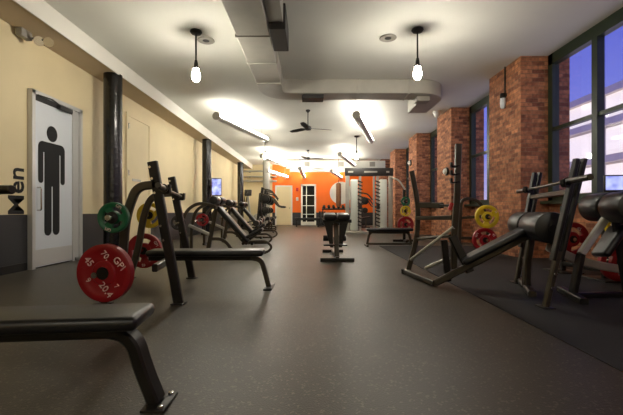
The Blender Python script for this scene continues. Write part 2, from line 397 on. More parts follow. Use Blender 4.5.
# white disc painted sign on the orange wall
mb = MB().lathe([(0, 0), (.66, 0), (.66, .02), (0, .02)], ((341-CX)*YE/F, YE, CAM+(HY-193)*YE/F), (0, -1, 0), 48)
tag(mb.build('wall_disc', 'white'), 'large white round disc on the orange end wall', 'wall decoration')
hb = thing('punching_bag', 'slim brown bag hanging in front of the white disc', 'punching bag', ((338.5-CX)*18.5/F, 18.5, .95))
bx = hb.location.x
MB().lathe([(0, 0), (.09, .01), (.125, .05), (.13, .5), (.125, 1.1), (.09, 1.16), (0, 1.17)], (bx, 18.5, 1.05), (0, 0, 1), 24).build('bag', 'wood', hb)
MB().tube([(bx, 18.5, 2.2), (bx, 18.5, HC)], .012, 8).build('chain', 'dsteel', hb)
for (px, py, m, nm, lab) in ((297.2, 189.5, 'redpl', 'fire_alarm', 'small red alarm box on the orange wall between the two end doors'),
                             (297.2, 199, 'plastic', 'thermostat', 'white thermostat below the red alarm box on the orange wall'),):
    p = P(px, py, YE-.02); o = MB().box(p, (.14, .04, .2), None, .012); o = tag(o.build(nm, m), lab, 'wall fixture')
# emergency light under the soffit
el = thing('emergency_light', 'tarnished emergency light with lamp head under the soffit above the pale door', 'emergency light', (-3.9, 5.2, HS))
MB().span((-3.97, 5.02, HS-.11), (-3.88, 5.22, HS), .012).build('battery_box', 'greypost', el)
MB().tube([(-3.86, 5.2, HS-.08), (-3.72, 5.2, HS-.1), (-3.62, 5.2, HS-.1)], .018, 8).build('arm', 'greypost', el)
MB().lathe([(0, 0), (.04, .01), (.06, .05), (.065, .08), (0, .08)], (-3.66, 5.26, HS-.12), (.3, -.9, -.2), 20).build('lamp_head', 'chrome', el)
MB().lathe([(0, 0), (.04, .01), (.06, .05), (.065, .08), (0, .08)], (-3.80, 5.24, HS-.11), (.5, -.8, -.2), 20).build('lamp_head', 'chrome', el)

# ------------------------------------------------------------------ pendants
def pendant(px, pyc, pyb, label):
    c = on_ceil(px, pyc); zb = CAM+(HY-pyb)*c.y/F
    r = thing('pendant_lamp', label, 'lamp', tuple(c), 'bare bulb pendants')
    x, y, z = c
    MB().lathe([(0, 0), (.085, 0), (.09, -.02), (.07, -.045), (.02, -.055), (0, -.055)], c, (0, 0, 1), 24).build('canopy', 'dsteel', r)
    MB().tube([(x, y, z-.05), (x, y, zb+.19)], .013, 10).build('stem', 'dsteel', r)
    MB().lathe([(0, .22), (.02, .22), (.03, .17), (.032, .12), (.062, .105), (.064, .085), (0, .085)], (x, y, zb), (0, 0, 1), 24).build('socket', 'dsteel', r)
    MB().lathe([(0, .088), (.03, .085), (.045, .06), (.058, .02), (.062, -.02), (.052, -.07), (.03, -.095), (0, -.1)], (x, y, zb), (0, 0, 1), 24).build('bulb', 'bulb', r)
pendant(196, 31, 75, 'bare bulb pendant lamp hanging nearest on the left of the duct')
pendant(417.5, 29, 73, 'bare bulb pendant lamp hanging nearest on the right, in front of the cross duct')
pendant(265, 136, 156, 'far left bare bulb pendant lamp beyond the first slanted tube light')
pendant(356.5, 136, 156.5, 'far right bare bulb pendant lamp, hanging before the silver cable machine')
for (px, py, lab) in ((206, 40, 'round ceiling speaker beside the left pendant canopy'), (388, 37.5, 'round ceiling speaker left of the right pendant canopy')):
    c = on_ceil(px, py); r = thing('ceiling_speaker', lab, 'speaker', tuple(c), 'round ceiling speakers')
    MB().lathe([(.105, 0), (.13, 0), (.135, -.012), (.12, -.02), (.105, -.014)], c, (0, 0, 1), 32).build('rim', 'greypost', r)
    MB().lathe([(0, 0), (.106, 0), (.106, -.012), (0, -.016)], c, (0, 0, 1), 32).build('grille', 'dark', r)
# ------------------------------------------------------------------ tube uplights
def tube_light(n, f, h, label):
    a = Vector(((n[0]-CX)*h/(HY-n[1]), h*F/(HY-n[1]), CAM+h)); b = Vector(((f[0]-CX)*h/(HY-f[1]), h*F/(HY-f[1]), CAM+h))
    r = thing('tube_light', label, 'light', tuple((a+b)/2), 'slanted tube uplights'); d = (b-a).normalized()
    R = .095; nn = 14
    side = d.cross(V(0, 0, 1)).normalized()
    prof = [(R*math.cos(t), R*math.sin(t)) for t in [math.radians(-14-152*j/nn) for j in range(nn+1)]]
    MB().sweep([a, b], prof, side).build('housing', 'white', r)
    for p, s in ((a, -1), (b, 1)):
        MB().cyl(p, p+d*s*.03, R*1.04, 24).build('end_cap', 'greypost', r)
    MB().sweep([a+d*.03, b-d*.03], [(R*.97*math.cos(t), R*.97*math.sin(t)) for t in [math.radians(-13+206*j/16) for j in range(17)]], side).build('lens', 'tube', r)
    for t in (.12, .88):
        p = a+(b-a)*t; MB().tube([p+V(0, 0, .08), (p.x, p.y, HC)], .005, 6).build('hanging_wire', 'silver', r)
tube_light((216.5, 116), (266, 139.5), 2.34, 'slanted tube light nearest on the left, below the soffit trim')
tube_light((356.5, 115), (371, 140.5), 2.34, 'slanted tube light nearest on the right of the ceiling fans')
tube_light((262, 156), (284, 165), 2.34, 'second slanted tube light on the left, just past the far left pendant')
tube_light((340, 154), (354, 165), 2.34, 'second slanted tube light on the right, just past the far right pendant')
tube_light((267, 171), (287, 177), 1.98, 'low slanted tube light hung before the cream end door')
tube_light((300, 168.5), (304.5, 178), 1.98, 'low slanted tube light hung before the dark glazed end door')
tube_light((331.5, 171), (342, 178), 1.98, 'low slanted tube light hung before the white disc')
# ------------------------------------------------------------------ fans
def fan(px, pyc, pyh, label, rot):
    c = on_ceil(px, pyc); zh = CAM+(HY-pyh)*c.y/F
    r = thing('ceiling_fan', label, 'fan', tuple(c), 'three bladed ceiling fans'); x, y, z = c
    MB().lathe([(0, 0), (.06, 0), (.06, -.03), (.02, -.07), (0, -.07)], c).build('canopy', 'dark', r)
    MB().tube([(x, y, z-.05), (x, y, zh+.06)], .014, 8).build('rod', 'dark', r)
    MB().lathe([(0, .08), (.03, .08), (.09, .05), (.1, 0), (.08, -.04), (0, -.06)], (x, y, zh)).build('motor', 'dark', r)
    for j in range(3):
        a = rot+j*2*math.pi/3; u = V(math.cos(a), math.sin(a), 0); w = V(-math.sin(a), math.cos(a), .3).normalized()
        MB().prism([(.08, -.03), (.2, -.065), (.5, -.07), (.66, -.045), (.68, 0), (.66, .045), (.5, .07), (.2, .065), (.08, .03)], (x, y, zh), u, w, u.cross(w)*.008).build('blade', 'dark', r)
fan(308, 110, 128.5, 'dark three bladed ceiling fan nearest, beyond the cross duct', .3)
fan(308, 150, 158.5, 'dark three bladed ceiling fan, the far one above the end wall duct', .1)
# ------------------------------------------------------------------ ducts
zB = CAM+2.425
du = thing('ceiling_duct', 'large galvanised rectangular duct turning across the ceiling above the aisle', 'duct', (-.8, 4, HC))
xl, xr = -1.045, -.575; yn, yf = 7.72, 8.2
path = [(xl/2+xr/2, -4.5, 0), ((xl+xr)/2, (yn+yf)/2, 0), (2.62, (yn+yf)/2, 0), (2.62, 9.3, 0)]
path = fillet(path, .42, 10)
mb = MB(); mb.bar([(p[0], p[1], (zB+HC)/2) for p in path], .47, HC-zB-.004, None, .04); mb.build('duct_run', 'duct', du)
for j in range(9):
    y = -.5+j*.95
    MB().span((xl-.015, y, zB-.012), (xr+.015, y+.025, HC-.004)).build('seam_flange', 'duct', du, False)
for xx in (-.2, .95, 2.0):
    MB().span((xx, yn-.012, zB-.01), (xx+.02, yf+.012, HC-.004)).build('seam_flange', 'duct', du, False)
MB().span((.0-.2, 7.8, zB-.07), (.25, 8.12, zB)).build('register', 'dark', du, False)
MB().box((2.35, 8.0, zB-.06), (.28, .28, .11), None, .02).build('register', 'greypost', du)
cb_ = thing('ceiling_box', 'pale conduit box with dark end against the right side of the big duct', 'junction box', (-.35, 3.5, HC))
MB().span((-.56, 1.2, HC-.26), (-.37, 4.9, HC), .01).build('casing', 'greypost', cb_, False)
MB().span((-.56, 4.9, HC-.34), (-.34, 5.6, HC), .01).build('end_box', 'dark', cb_, False)
fd = thing('cross_duct', 'white duct running across the room below the far ceiling', 'duct', (1, 19.6, 3.1))
zz = CAM+(HY-164.5)*19.6/F
MB().span(((286-CX)*19.6/F, 19.5, zz-.19), ((385-CX)*19.6/F, 20.0, zz+.19), .01).build('duct_body', 'ceil', fd)
for px in (307, 341, 372):
    xx = (px-CX)*19.6/F; g = MB().span((xx-.14, 19.47, zz-.12), (xx+.14, 19.5, zz+.12))
    for q in range(4): g.span((xx-.12, 19.45, zz-.1+q*.06), (xx+.12, 19.47, zz-.07+q*.06))
    g.build('grille', 'greypost', fd, False)
for px in (295, 330, 378):
    xx = (px-CX)*19.6/F; MB().tube([(xx, 19.75, zz+.18), (xx, 19.75, HC)], .01, 6).build('hanging_rod', 'silver', fd)
rd = thing('round_duct', 'round white spiral duct running in front of the orange end wall', 'duct', (.9, 20.4, 2.95))
zz = CAM+(HY-169.5)*20.4/F
MB().cyl(((290-CX)*20.4/F, 20.4, zz), ((372-CX)*20.4/F, 20.4, zz), .14, 24).build('pipe', 'white', rd)
for px in (305, 325, 345): 
    xx = (px-CX)*20.4/F; MB().tube([(xx, 20.4, zz+.13), (xx, 20.4, HC)], .01, 6).build('hanging_rod', 'silver', rd)
for (za, yy, rr, lab) in ((HC-.45, 21.4, .05, 'upper grey pipe along the cream part of the end wall'), (HC-.75, 21.55, .04, 'middle grey pipe along the cream part of the end wall'), (HC-1.0, 21.6, .06, 'lowest grey pipe along the cream part of the end wall')):
    p_ = thing('ceiling_pipe', lab, 'pipe', (-3, yy, za), 'pipes on the end wall')
    MB().cyl((-3.96, yy, za), (-2.0, yy, za), rr, 14).build('pipe', 'silver', p_)
    for xx in (-3.6, -2.3): MB().span((xx-.03, yy, za-.02), (xx+.03, YE, za+.02)).build('bracket', 'dsteel', p_, False)
# ------------------------------------------------------------------ lamps on the pillars
s1 = thing('pillar_lamp', 'small jar lamp under a conduit on the nearest brick pillar', 'wall lamp', (XP, 7.35, 2.55))
cy_ = XP*F/(506-CX); zc = CAM+(HY-100)*cy_/F
MB().tube([(XP-.02, cy_, HC), (XP-.02, cy_, zc+.12)], .014, 8).build('conduit', 'dsteel', s1)
MB().lathe([(0, .12), (.05, .12), (.055, .05), (.04, .03), (0, .03)], (XP-.06, cy_, zc)).build('fitting', 'dsteel', s1)
MB().span((XP-.06, cy_-.03, zc+.06), (XP, cy_+.03, zc+.12)).build('bracket', 'dsteel', s1, False)
MB().lathe([(0, .03), (.045, .03), (.05, -.05), (.045, -.13), (.03, -.16), (0, -.165)], (XP-.06, cy_, zc)).build('jar', 'frost', s1)
for (px, py, lab) in ((447.5, 171.5, 'oval bulkhead lamp on the second brick pillar'), (411, 163, 'oval bulkhead lamp on the third brick pillar')):
    Y = XP*F/(px-CX); z = CAM+(HY-py)*Y/F
    o = thing('bulkhead_lamp', lab, 'wall lamp', (XP, Y, z), 'oval bulkhead lamps')
    MB().lathe([(0, 0), (.11, 0), (.115, .03), (.1, .05), (0, .05)], (XP, Y, z), (-1, 0, 0), 24).build('base', 'dsteel', o)
    MB().lathe([(0, .05), (.085, .05), (.075, .09), (.04, .115), (0, .12)], (XP, Y, z), (-1, 0, 0), 24).build('lens', 'plastic', o)
p = on_ceil(437, 112); 
o = thing('security_camera', 'white dome camera on the ceiling before the second brick pillar', 'camera', tuple(p))
MB().lathe([(0, 0), (.11, 0), (.11, -.04), (.1, -.06), (0, -.06)], p).build('base', 'plastic', o)
MB().lathe([(.09, -.06), (.085, -.1), (.05, -.14), (0, -.155)], p).build('dome', 'plastic', o)
# ------------------------------------------------------------------ television on the second column
p = P(216.5, 187, 12.75)
tv = thing('television', 'small television glowing blue, bracketed to the second black column', 'television', tuple(p))
rot = Matrix.Rotation(math.radians(18), 3, 'Z')
MB().box(p, (.34, .05, .6), rot, .01).build('bezel', 'dark', tv)
MB().box(p+rot@V(0, -.027, 0), (.30, .004, .54), rot).build('screen', 'tv', tv, False)
MB().bar([p+V(-.05, .04, 0), V(-3.475, 12.93, p.z)], .06, .08).build('bracket', 'dark', tv)
p = P(613.5, 183.5, 4.6)
mo = thing('glow_panel', 'small violet glowing panel at the sill of the nearest window', 'glow_panel', (p.x, p.y, ZS))  # emissive violet panel on a thin stand at the sill
rot = Matrix.Rotation(math.radians(-8), 3, 'Z')
MB().box(p, (.22, .03, .21), rot, .008).build('bezel', 'dark', mo)
MB().box(p+rot@V(0, -.017, .005), (.19, .004, .17), rot).build('screen', 'tv', mo, False)
MB().bar([p+V(0, .02, -.09), p+V(.1, .05, -.12), (XW-.08, p.y+.08, ZS)], .03, .02).build('stand', 'dark', mo)

# ------------------------------------------------------------------ gym equipment builders
def plate(center, R, col, label, axis=(0, -1, 0), holes=True, th=.055, letters=None, rot=0):
    """rubber grip plate: rim, hub and three spokes; root mesh is the rubber body"""
    c = Vector(center); ax = Vector(axis).normalized()
    u = V(0, 0, 1).cross(ax).normalized(); w = ax.cross(u)
    mb = MB(); n = 48; rads = [.05, .16, .40, .44, .70, .74, .93, 1.0]
    half = [.55, .55, .5, .34, .34, .42, .5, .40]
    def pt(k, i, s):
        a = 2*math.pi*i/n+rot; r = R*rads[k] if k else .026
        return c+(u*math.cos(a)+w*math.sin(a))*r+ax*(s*th*half[k])
    def hole(k, i): return holes and k == 3 and (i % 16) in range(3, 13)
    top = [[mb.bm.verts.new(pt(k, i, 1)) for i in range(n)] for k in range(8)]
    bot = [[mb.bm.verts.new(pt(k, i, -1)) for i in range(n)] for k in range(8)]
    for k in range(7):
        for i in range(n):
            j = (i+1) % n
            if hole(k, i):
                continue
            mb.bm.faces.new((top[k][i], top[k][j], top[k+1][j], top[k+1][i])); mb.bm.faces.new((bot[k][i], bot[k+1][i], bot[k+1][j], bot[k][j]))
            if k == 3 and holes:
                if hole(k, (i-1) % n): mb.bm.faces.new((top[k][i], top[k+1][i], bot[k+1][i], bot[k][i]))
                if hole(k, j): mb.bm.faces.new((top[k][j], top[k+1][j], bot[k+1][j], bot[k][j]))
    for k in (0, 7):
        for i in range(n):
            j = (i+1) % n; mb.bm.faces.new((top[k][i], top[k][j], bot[k][j], bot[k][i]))
    if holes:
        for i in range(n):
            if hole(3, i):
                j = (i+1) % n
                mb.bm.faces.new((top[3][i], top[3][j], bot[3][j], bot[3][i])); mb.bm.faces.new((top[4][i], top[4][j], bot[4][j], bot[4][i]))
    o = tag(mb.build('weight_plate', col, None, True, loc=c), label, 'weight plate', 'coloured rubber weight plates')
    hb = MB().lathe([(.026, 0), (.05, 0), (.05, .006), (.026, .006)], c+ax*(th*.55), ax, 20); hb.build('hub_ring', 'dsteel', o)
    if letters:
        for (s, ang, rr, size, *turn) in letters:
            a = math.radians(ang); d = u*math.cos(a)+w*math.sin(a)
            tw = math.radians(turn[0] if turn else ang-90); tx = u*math.cos(tw)+w*math.sin(tw); ty = w*math.cos(tw)-u*math.sin(tw)
            lt = MB(); add_text(lt, s, size, basis(tx, ty, ax, c+d*R*rr+ax*(th*.47)), .004, .0)
            lt.build('lettering', 'letter', o, False)
    return o
def peg(mb, a, b): mb.cyl(a, b, .024, 14)
def barbell(a, b, label, sleeve_a=.3, sleeve_b=.3):
    a, b = Vector(a), Vector(b); d = (b-a).normalized(); o = thing('barbell', label, 'barbell', tuple((a+b)/2))
    MB().cyl(a+d*sleeve_a, b-d*sleeve_b, .014, 14).build('shaft', 'barsteel', o)
    for p, s, L in ((a, 1, sleeve_a), (b, -1, sleeve_b)):
        MB().lathe([(0, 0), (.02, 0), (.025, .006), (.025, L-.02), (.037, L-.02), (.037, L), (0, L)], p, d*s, 18).build('sleeve', 'barsteel', o)
    return o
def pad(parent, name, a, b, w, th, side, m='vinyl'):
    """upholstered slab from a to b (top centre line), w across `side`"""
    a, b = Vector(a), Vector(b); d = (b-a).normalized(); sd = Vector(side); sd = (sd-d*sd.dot(d)).normalized(); up = sd.cross(d)
    if up.z < 0: up = -up; sd = -sd
    rot = Matrix((d, up.cross(d), up)).transposed()
    return MB().box((a+b)/2-up*th/2, ((b-a).length, w, th), rot, min(th*.42, .03), 4).build(name, m, parent)

# near-left flat bench ------------------------------------------------
fb_ = thing('flat_bench', 'flat black padded bench nearest on the left, cut by the frame', 'bench', (-1.2, 1.6, 0))
pad(fb_, 'seat_pad', (-1.95, 1.49, .405), (-.715, 1.625, .405), .27, .058, (0, 1, 0))
MB().bar([(-1.9, 1.495, .318), (-.82, 1.612, .318)], .07, .055, (0, 1, 0)).build('frame_beam', 'dsteel', fb_)
def flat_leg(dx, s):
    pts = fillet([(dx-s*.24, 0, .325), (dx-s*.08, 0, .30), (dx-s*.035, 0, .15), (dx+s*.02, 0, .012)], .14, 8); return pts
MB().bar([V(p.x, 1.62, p.z) for p in flat_leg(-.69, 1)], .085, .055, (0, 1, 0)).build('leg', 'dsteel', fb_)
MB().bar([V(p.x, 1.49, p.z) for p in flat_leg(-1.92, -1)], .075, .05, (0, 1, 0)).build('leg', 'dsteel', fb_)
ft = MB().box((-.655, 1.62, .006), (.10, .17, .012), None, .003)
ft.build('foot_plate', 'dsteel', fb_)
for yy in (1.56, 1.68): MB().lathe([(0, .022), (.012, .02), (.014, .012), (0, .012)], (-.63, yy, 0), (0, 0, 1), 6).build('bolt', 'chrome', fb_)
MB().box((-1.95, 1.49, .006), (.10, .17, .012), None, .003).build('foot_plate', 'dsteel', fb_)

# left bench press station --------------------------------------------
bs = thing('bench_press_station', 'bench press station with gunmetal uprights and flat black pad on the left', 'weight bench', (-1.5, 4.0, 0))
pad(bs, 'seat_pad', (-1.74, 4.05, .415), (-.515, 4.08, .415), .29, .065, (0, 1, 0))
MB().bar([(-1.75, 4.05, .32), (-.6, 4.08, .32)], .06, .05, (0, 1, 0)).build('frame_beam', 'dsteel', bs)
pts = fillet([(-.66, 0, .325), (-.545, 0, .30), (-.50, 0, .15), (-.465, 0, .01)], .12, 8)
MB().bar([V(q.x, 4.08, q.z) for q in pts], .065, .05, (0, 1, 0)).build('leg', 'steel', bs)
MB().box((-.46, 4.08, .006), (.09, .34, .012), None, .003).build('foot_plate', 'dsteel', bs)
UP = [((-1.185, 3.35, .0), (-1.42, 3.35, 1.27)), ((-1.48, 4.65, .0), (-1.735, 4.65, 1.25))]
for j, (a, b) in enumerate(UP):
    u_ = MB(); u_.bar([a, b], .05, .085, (0, 1, 0)); u = u_.build('upright', 'dsteel', bs)
    a, b = Vector(a), Vector(b)
    for t in (.45, .55, .78, .88, .96):
        q = a+(b-a)*t; MB().cyl(q+V(-.02, -.04, 0), q+V(-.02, .04, 0), .012, 8).build('bolt', 'chrome', u)
    q = a+(b-a)*.80
    MB().bar(fillet([q+V(0, 0, -.02), q+V(.10, 0, -.03), q+V(.105, 0, .05)], .02, 3), .05, .022, (0, 1, 0)).build('bar_hook', 'dsteel', u)
    s = -1 if j == 0 else 1
    top = a+(b-a)*.84
    ux, lx, gx = ((-1.66, -1.69, -1.86), (-2.08, -2.15, -2.26))[j]
    arm = fillet([top, V(ux+.10, top.y, top.z-.02), V(ux, top.y, .78), V(lx, top.y, .34), V(gx, top.y, .012)], .2, 8)
    MB().bar(arm, .05, .075, (0, 1, 0)).build('rear_arm', 'steel', bs)
    MB().box((gx, top.y, .006), (.14, .1, .012), None, .003).build('foot_plate', 'dsteel', bs)
    MB().box((a.x, a.y, .006), (.12, .1, .012), None, .003).build('foot_plate', 'dsteel', bs)
    for (hx_, z) in ((ux, .775), (lx, .33)):
        pg = MB(); peg(pg, (hx_, top.y, z), (hx_, top.y+s*(.44 if z < .5 and s < 0 else .3), z)); pg.build('plate_peg', 'chrome', bs)
MB().bar([(-1.40, 3.35, .32), (-1.6, 4.65, .32)], .05, .07, (1, 0, 0)).build('cross_brace', 'dsteel', bs)
MB().bar([(-1.85, 3.35, .05), (-2.25, 4.65, .05)], .05, .05, (1, 0, 0)).build('floor_brace', 'dsteel', bs)
b0 = Vector(UP[0][0]).lerp(Vector(UP[0][1]), .80)+V(.06, 0, .015); b1 = Vector(UP[1][0]).lerp(Vector(UP[1][1]), .80)+V(.06, 0, .015); dd = (b1-b0).normalized()
barbell(b0-dd*.36, b1+dd*.36, 'bare barbell racked on the left bench press station', .32, .32)
xn = UP[0][0][0]+(UP[0][1][0]-UP[0][0][0])*.84; xf = UP[1][0][0]+(UP[1][1][0]-UP[1][0][0])*.84
LT = [('45', 143, .66, .078, -50), ('GPI', 30, .68, .078, -50), ('20.4', -80, .58, .078, -52), ('70.', 82, .62, .065, -50), ('9', 205, .6, .06, -50), ('7', -42, .66, .05, -50)]
plate((-1.64+.02, 2.95, .345), .225, 'red', 'big red plate with pale 45 and 20.4 marks, frontmost on the left bench press', (-.1, -1, 0), False, .065, LT)
plate((-1.66, 3.15, .775), .128, 'pgreen', 'small green plate on the near upper peg of the left bench press', (0, -1, 0), True, .05, [('GPI', 60, .82, .035), ('GPI', -110, .82, .035)])
plate((-2.15, 4.83, .32), .222, 'red', 'red grip plate on the far lower peg of the left bench press', (0, -1, 0), True, .06, [('GPI', 30, .82, .05), ('45', 270, .82, .05)], .6)
plate((-2.08, 4.83, .775), .165, 'yellow', 'yellow grip plate on the far upper peg of the left bench press', (0, -1, 0), True, .05, None, .3)

# bar end poking in from the left edge
barbell((-1.61, 2.02, .945), (-3.2, 2.3, .96), 'bar end poking in from the left edge beside the Men lettering', .30, .30)
rk = thing('bar_stand', 'steel stand holding the bar at the left edge of the room', 'rack', (-2.3, 2.1, 0))
for xx in (-2.05, -2.85):
    yy = 2.02+(-1.61-xx)*.176
    MB().bar([(xx, yy, 0), (xx, yy, .925)], .06, .06, (0, 1, 0)).build('upright', 'dsteel', rk)
    MB().box((xx, yy, .01), (.1, .5, .02), None, .004).build('foot', 'dsteel', rk)

# decline benches along the left ----------------------------------------
def left_decline(loc, label):
    """local x to the right, y away; pad slopes down to the right"""
    r = thing('decline_bench', label, 'weight bench', (0, 0, 0), 'decline benches along the left wall')
    pad(r, 'back_pad', (-.02, 0, .93), (.56, 0, .27), .30, .075, (0, 1, 0))
    MB().bar([(-.06, 0, .86), (.5, 0, .20)], .06, .06, (0, 1, 0)).build('pad_beam', 'steel', r)
    pad(r, 'seat_pad', (.38, 0, .30), (.78, 0, .52), .28, .06, (0, 1, 0))
    MB().bar([(.40, 0, .2), (.75, 0, .44)], .05, .05, (0, 1, 0)).build('seat_beam', 'steel', r)
    MB().bar([(-.08, 0, .94), (-.26, 0, .04)], .06, .075, (0, 1, 0)).build('post', 'steel', r)
    MB().bar([(-.62, 0, .56), (-.22, 0, .38)], .05, .06, (0, 1, 0)).build('rear_strut', 'silver', r)
    MB().bar(fillet([(-.24, 0, .3), (.05, 0, .3), (.25, 0, .03), (.5, 0, .03)], .18, 6), .05, .06, (0, 1, 0)).build('base_beam', 'steel', r)
    MB().bar(fillet([(.5, 0, .24), (.86, 0, .26), (.98, 0, .14), (.86, 0, .03), (.5, 0, .03)], .14, 6), .05, .045, (0, 1, 0)).build('front_loop', 'steel', r)
    for s in (-.28, .28):
        MB().bar(fillet([(-.06, s, .92), (-.34, s, .99), (-.58, s, .84), (-.66, s, .5), (-.66, s, .02)], .22, 7), .045, .055, (0, 1, 0)).build('curved_arm', 'steel', r)
        MB().cyl((-.06, s*.2, 1.03), (-.06, s*1.35, 1.03), .075, 20, .015).build('top_roller', 'vinyl', r)
        MB().tube([(.70, s*.25, .60), (.70, s*1.0, .60)], .055, 14).build('leg_roller', 'vinyl', r)
    MB().bar([(-.06, -.3, .90), (-.06, .3, .90)], .06, .06, (1, 0, 0)).build('cross_bar', 'steel', r)
    MB().bar([(-.06, 0, .90), (-.06, 0, 1.03)], .05, .05, (0, 1, 0)).build('top_post', 'steel', r)
    MB().cyl((-.06, -.3, 1.03), (-.06, .3, 1.03), .02, 10).build('roller_axle', 'steel', r)
    MB().bar([(-.66, -.34, .03), (-.66, .34, .03)], .05, .05, (1, 0, 0)).build('foot_bar', 'dsteel', r)
    MB().bar([(.5, -.3, .03), (.5, .3, .03)], .05, .05, (1, 0, 0)).build('foot_bar', 'dsteel', r)
    MB().bar([(.70, 0, .46), (.70, 0, .60)], .04, .04, (1, 0, 0)).build('roller_post', 'steel', r)
    for s in (-.28, .28): MB().cyl((-.66, s, .62), (-.66, s+math.copysign(.3, s), .62), .024, 12).build('plate_peg', 'chrome', r)
    r.location = loc; return r
ld = left_decline((-1.72, 7.15, 0), 'first decline bench behind the left bench press, steep pad and curved gunmetal arms')
for (loc, lab) in (((-1.95, 9.4, 0), 'second decline bench along the left, beside the second black column'),
                   ((-2.0, 11.4, 0), 'third decline bench along the left, beyond the television')):
    c = copy_tree(ld); c.location = loc; c['label'] = lab
plate((-1.72-.66, 6.70, .62), .13, 'dark', 'small dark plate on the first decline bench behind the bench press', (0, -1, 0), True, .04)
plate((-1.95-.66, 8.97, .62), .15, 'red', 'red plate seen between the arms of the second decline bench', (0, -1, 0), True, .05)

# far-left machines ------------------------------------------------------
def machine(loc, label, flip=1):
    r = thing('weight_machine', label, 'exercise machine', (0, 0, 0), 'lever machines in the far left')
    MB().bar([(0, -.35, .03), (0, .35, .03)], .07, .05, (1, 0, 0)).build('foot_bar', 'dsteel', r)
    MB().bar([(-.75, -.3, .03), (-.75, .3, .03)], .07, .05, (1, 0, 0)).build('foot_bar', 'dsteel', r)
    MB().bar([(-.75, 0, .06), (0, 0, .06)], .07, .05, (0, 1, 0)).build('base_beam', 'dsteel', r)
    MB().bar([(-.7, 0, .06), (-.45, 0, 1.75)], .08, .1, (0, 1, 0)).build('mast', 'dsteel', r)
    MB().bar(fillet([(-.46, 0, 1.7), (-.1, 0, 1.62), (.1, 0, 1.35)], .1, 5), .06, .06, (0, 1, 0)).build('top_arm', 'steel', r)
    pad(r, 'seat_pad', (-.4, 0, .52), (.0, 0, .58), .32, .08, (0, 1, 0))
    pad(r, 'back_pad', (-.5, 0, 1.15), (-.46, 0, .62), .3, .08, (0, 1, 0))
    MB().bar([(-.2, 0, .06), (-.2, 0, .46)], .06, .06, (0, 1, 0)).build('seat_post', 'steel', r)
    for s in (-.34, .34):
        MB().bar(fillet([(-.5, s, 1.5), (-.1, s, 1.4), (.12, s, 1.05), (.3, s, 1.0)], .15, 5), .05, .05, (0, 1, 0)).build('lever_arm', 'steel', r)
        MB().tube([(.26, s, 1.0), (.42, s, 1.0)], .022, 10).build('handle_grip', 'rubber', r)
        for q, z in ((0, 1.28), (1, .86)):
            MB().cyl((-.3, s, z), (-.3, s+math.copysign(.12, s), z), .16-.03*q, 24, .012).build('plate_disc', 'dsteel', r)
        MB().bar([(-.52, s, 1.5), (-.66, s*.2, .3)], .05, .05, (0, 1, 0)).build('side_strut', 'steel', r)
    MB().bar([(-.5, -.36, 1.5), (-.5, .36, 1.5)], .05, .05, (1, 0, 0)).build('cross_bar', 'steel', r)
    r.location = loc; return r
mc = machine((-1.45, 14.6, 0), 'dark lever weight machine nearest in the far left, with black seat')
for (loc, lab) in (((-1.55, 16.4, 0), 'second dark lever weight machine in the far left'), ((-1.75, 18.6, 0), 'last dark lever weight machine, nearest the cream end door')):
    c = copy_tree(mc); c.location = loc; c['label'] = lab
c = copy_tree(mc); c.location = (2.75, 17.6, 0); c['label'] = 'dark lever weight machine seen between the columns of the cable machine'; c['group'] = 'lever machines at the far right'
el_ = thing('cross_trainer', 'grey cross trainer with upright console in front of the cream end wall', 'exercise machine', ((250-CX)*17.5/F, 17.5, 0))
ex, ey = el_.location.x, 17.5
MB().bar([(ex-.5, ey, .05), (ex+.6, ey, .05)], .2, .08, (0, 1, 0)).build('base_beam', 'dsteel', el_)
MB().bar([(ex-.5, ey-.3, .03), (ex-.5, ey+.3, .03)], .08, .06, (1, 0, 0)).build('foot_bar', 'dsteel', el_)
MB().bar([(ex+.6, ey-.3, .03), (ex+.6, ey+.3, .03)], .08, .06, (1, 0, 0)).build('foot_bar', 'dsteel', el_)
MB().bar([(ex+.05, ey, .08), (ex-.1, ey, 1.55)], .1, .1, (0, 1, 0)).build('mast', 'silver', el_)
MB().box((ex-.08, ey-.08, 1.68), (.34, .08, .3), Matrix.Rotation(-.4, 3, 'X'), .02).build('console', 'dark', el_)
MB().cyl((ex+.4, ey-.1, .42), (ex+.4, ey+.1, .42), .3, 28, .03).build('flywheel_cover', 'silver', el_)
for s in (-.25, .25):
    MB().tube(fillet([(ex+.4, ey+s, .3), (ex-.25, ey+s, .9), (ex-.2, ey+s, 1.5), (ex-.1, ey+s, 1.75)], .2, 5), .025, 10).build('swing_arm', 'dsteel', el_)
    MB().box((ex-.2, ey+s, .3), (.4, .14, .05), None, .015).build('pedal', 'rubber', el_)
    MB().bar([(ex+.4, ey+s, .38), (ex-.4, ey+s, .28)], .04, .04, (0, 1, 0)).build('pedal_arm', 'dsteel', el_)

# hyperextension bench in the aisle --------------------------------------
hx = thing('back_extension_bench', 'black back extension bench end-on in the middle of the aisle', 'weight bench', (.43, 6.3, 0))
cx_ = .425
MB().bar([(.145, 6.15, .03), (.70, 6.15, .03)], .07, .06, (0, 1, 0)).build('base_bar', 'dsteel', hx)
MB().bar([(.22, 7.5, .03), (.63, 7.5, .03)], .07, .06, (0, 1, 0)).build('base_bar', 'dsteel', hx)
MB().bar([(cx_, 6.15, .05), (cx_, 7.5, .05)], .06, .06, (1, 0, 0)).build('base_beam', 'steel', hx)
MB().bar([(cx_, 6.25, .06), (cx_, 6.62, .72)], .08, .07, (1, 0, 0)).build('main_post', 'steel', hx)
for (xa_, xb_, lab) in ((.215, .425, 0), (.445, .655, 0)):
    MB().box(((xa_+xb_)/2, 6.55, .735), (xb_-xa_, .34, .1), Matrix.Rotation(.12, 3, 'X'), .03, 4).build('hip_pad', 'vinyl', hx)
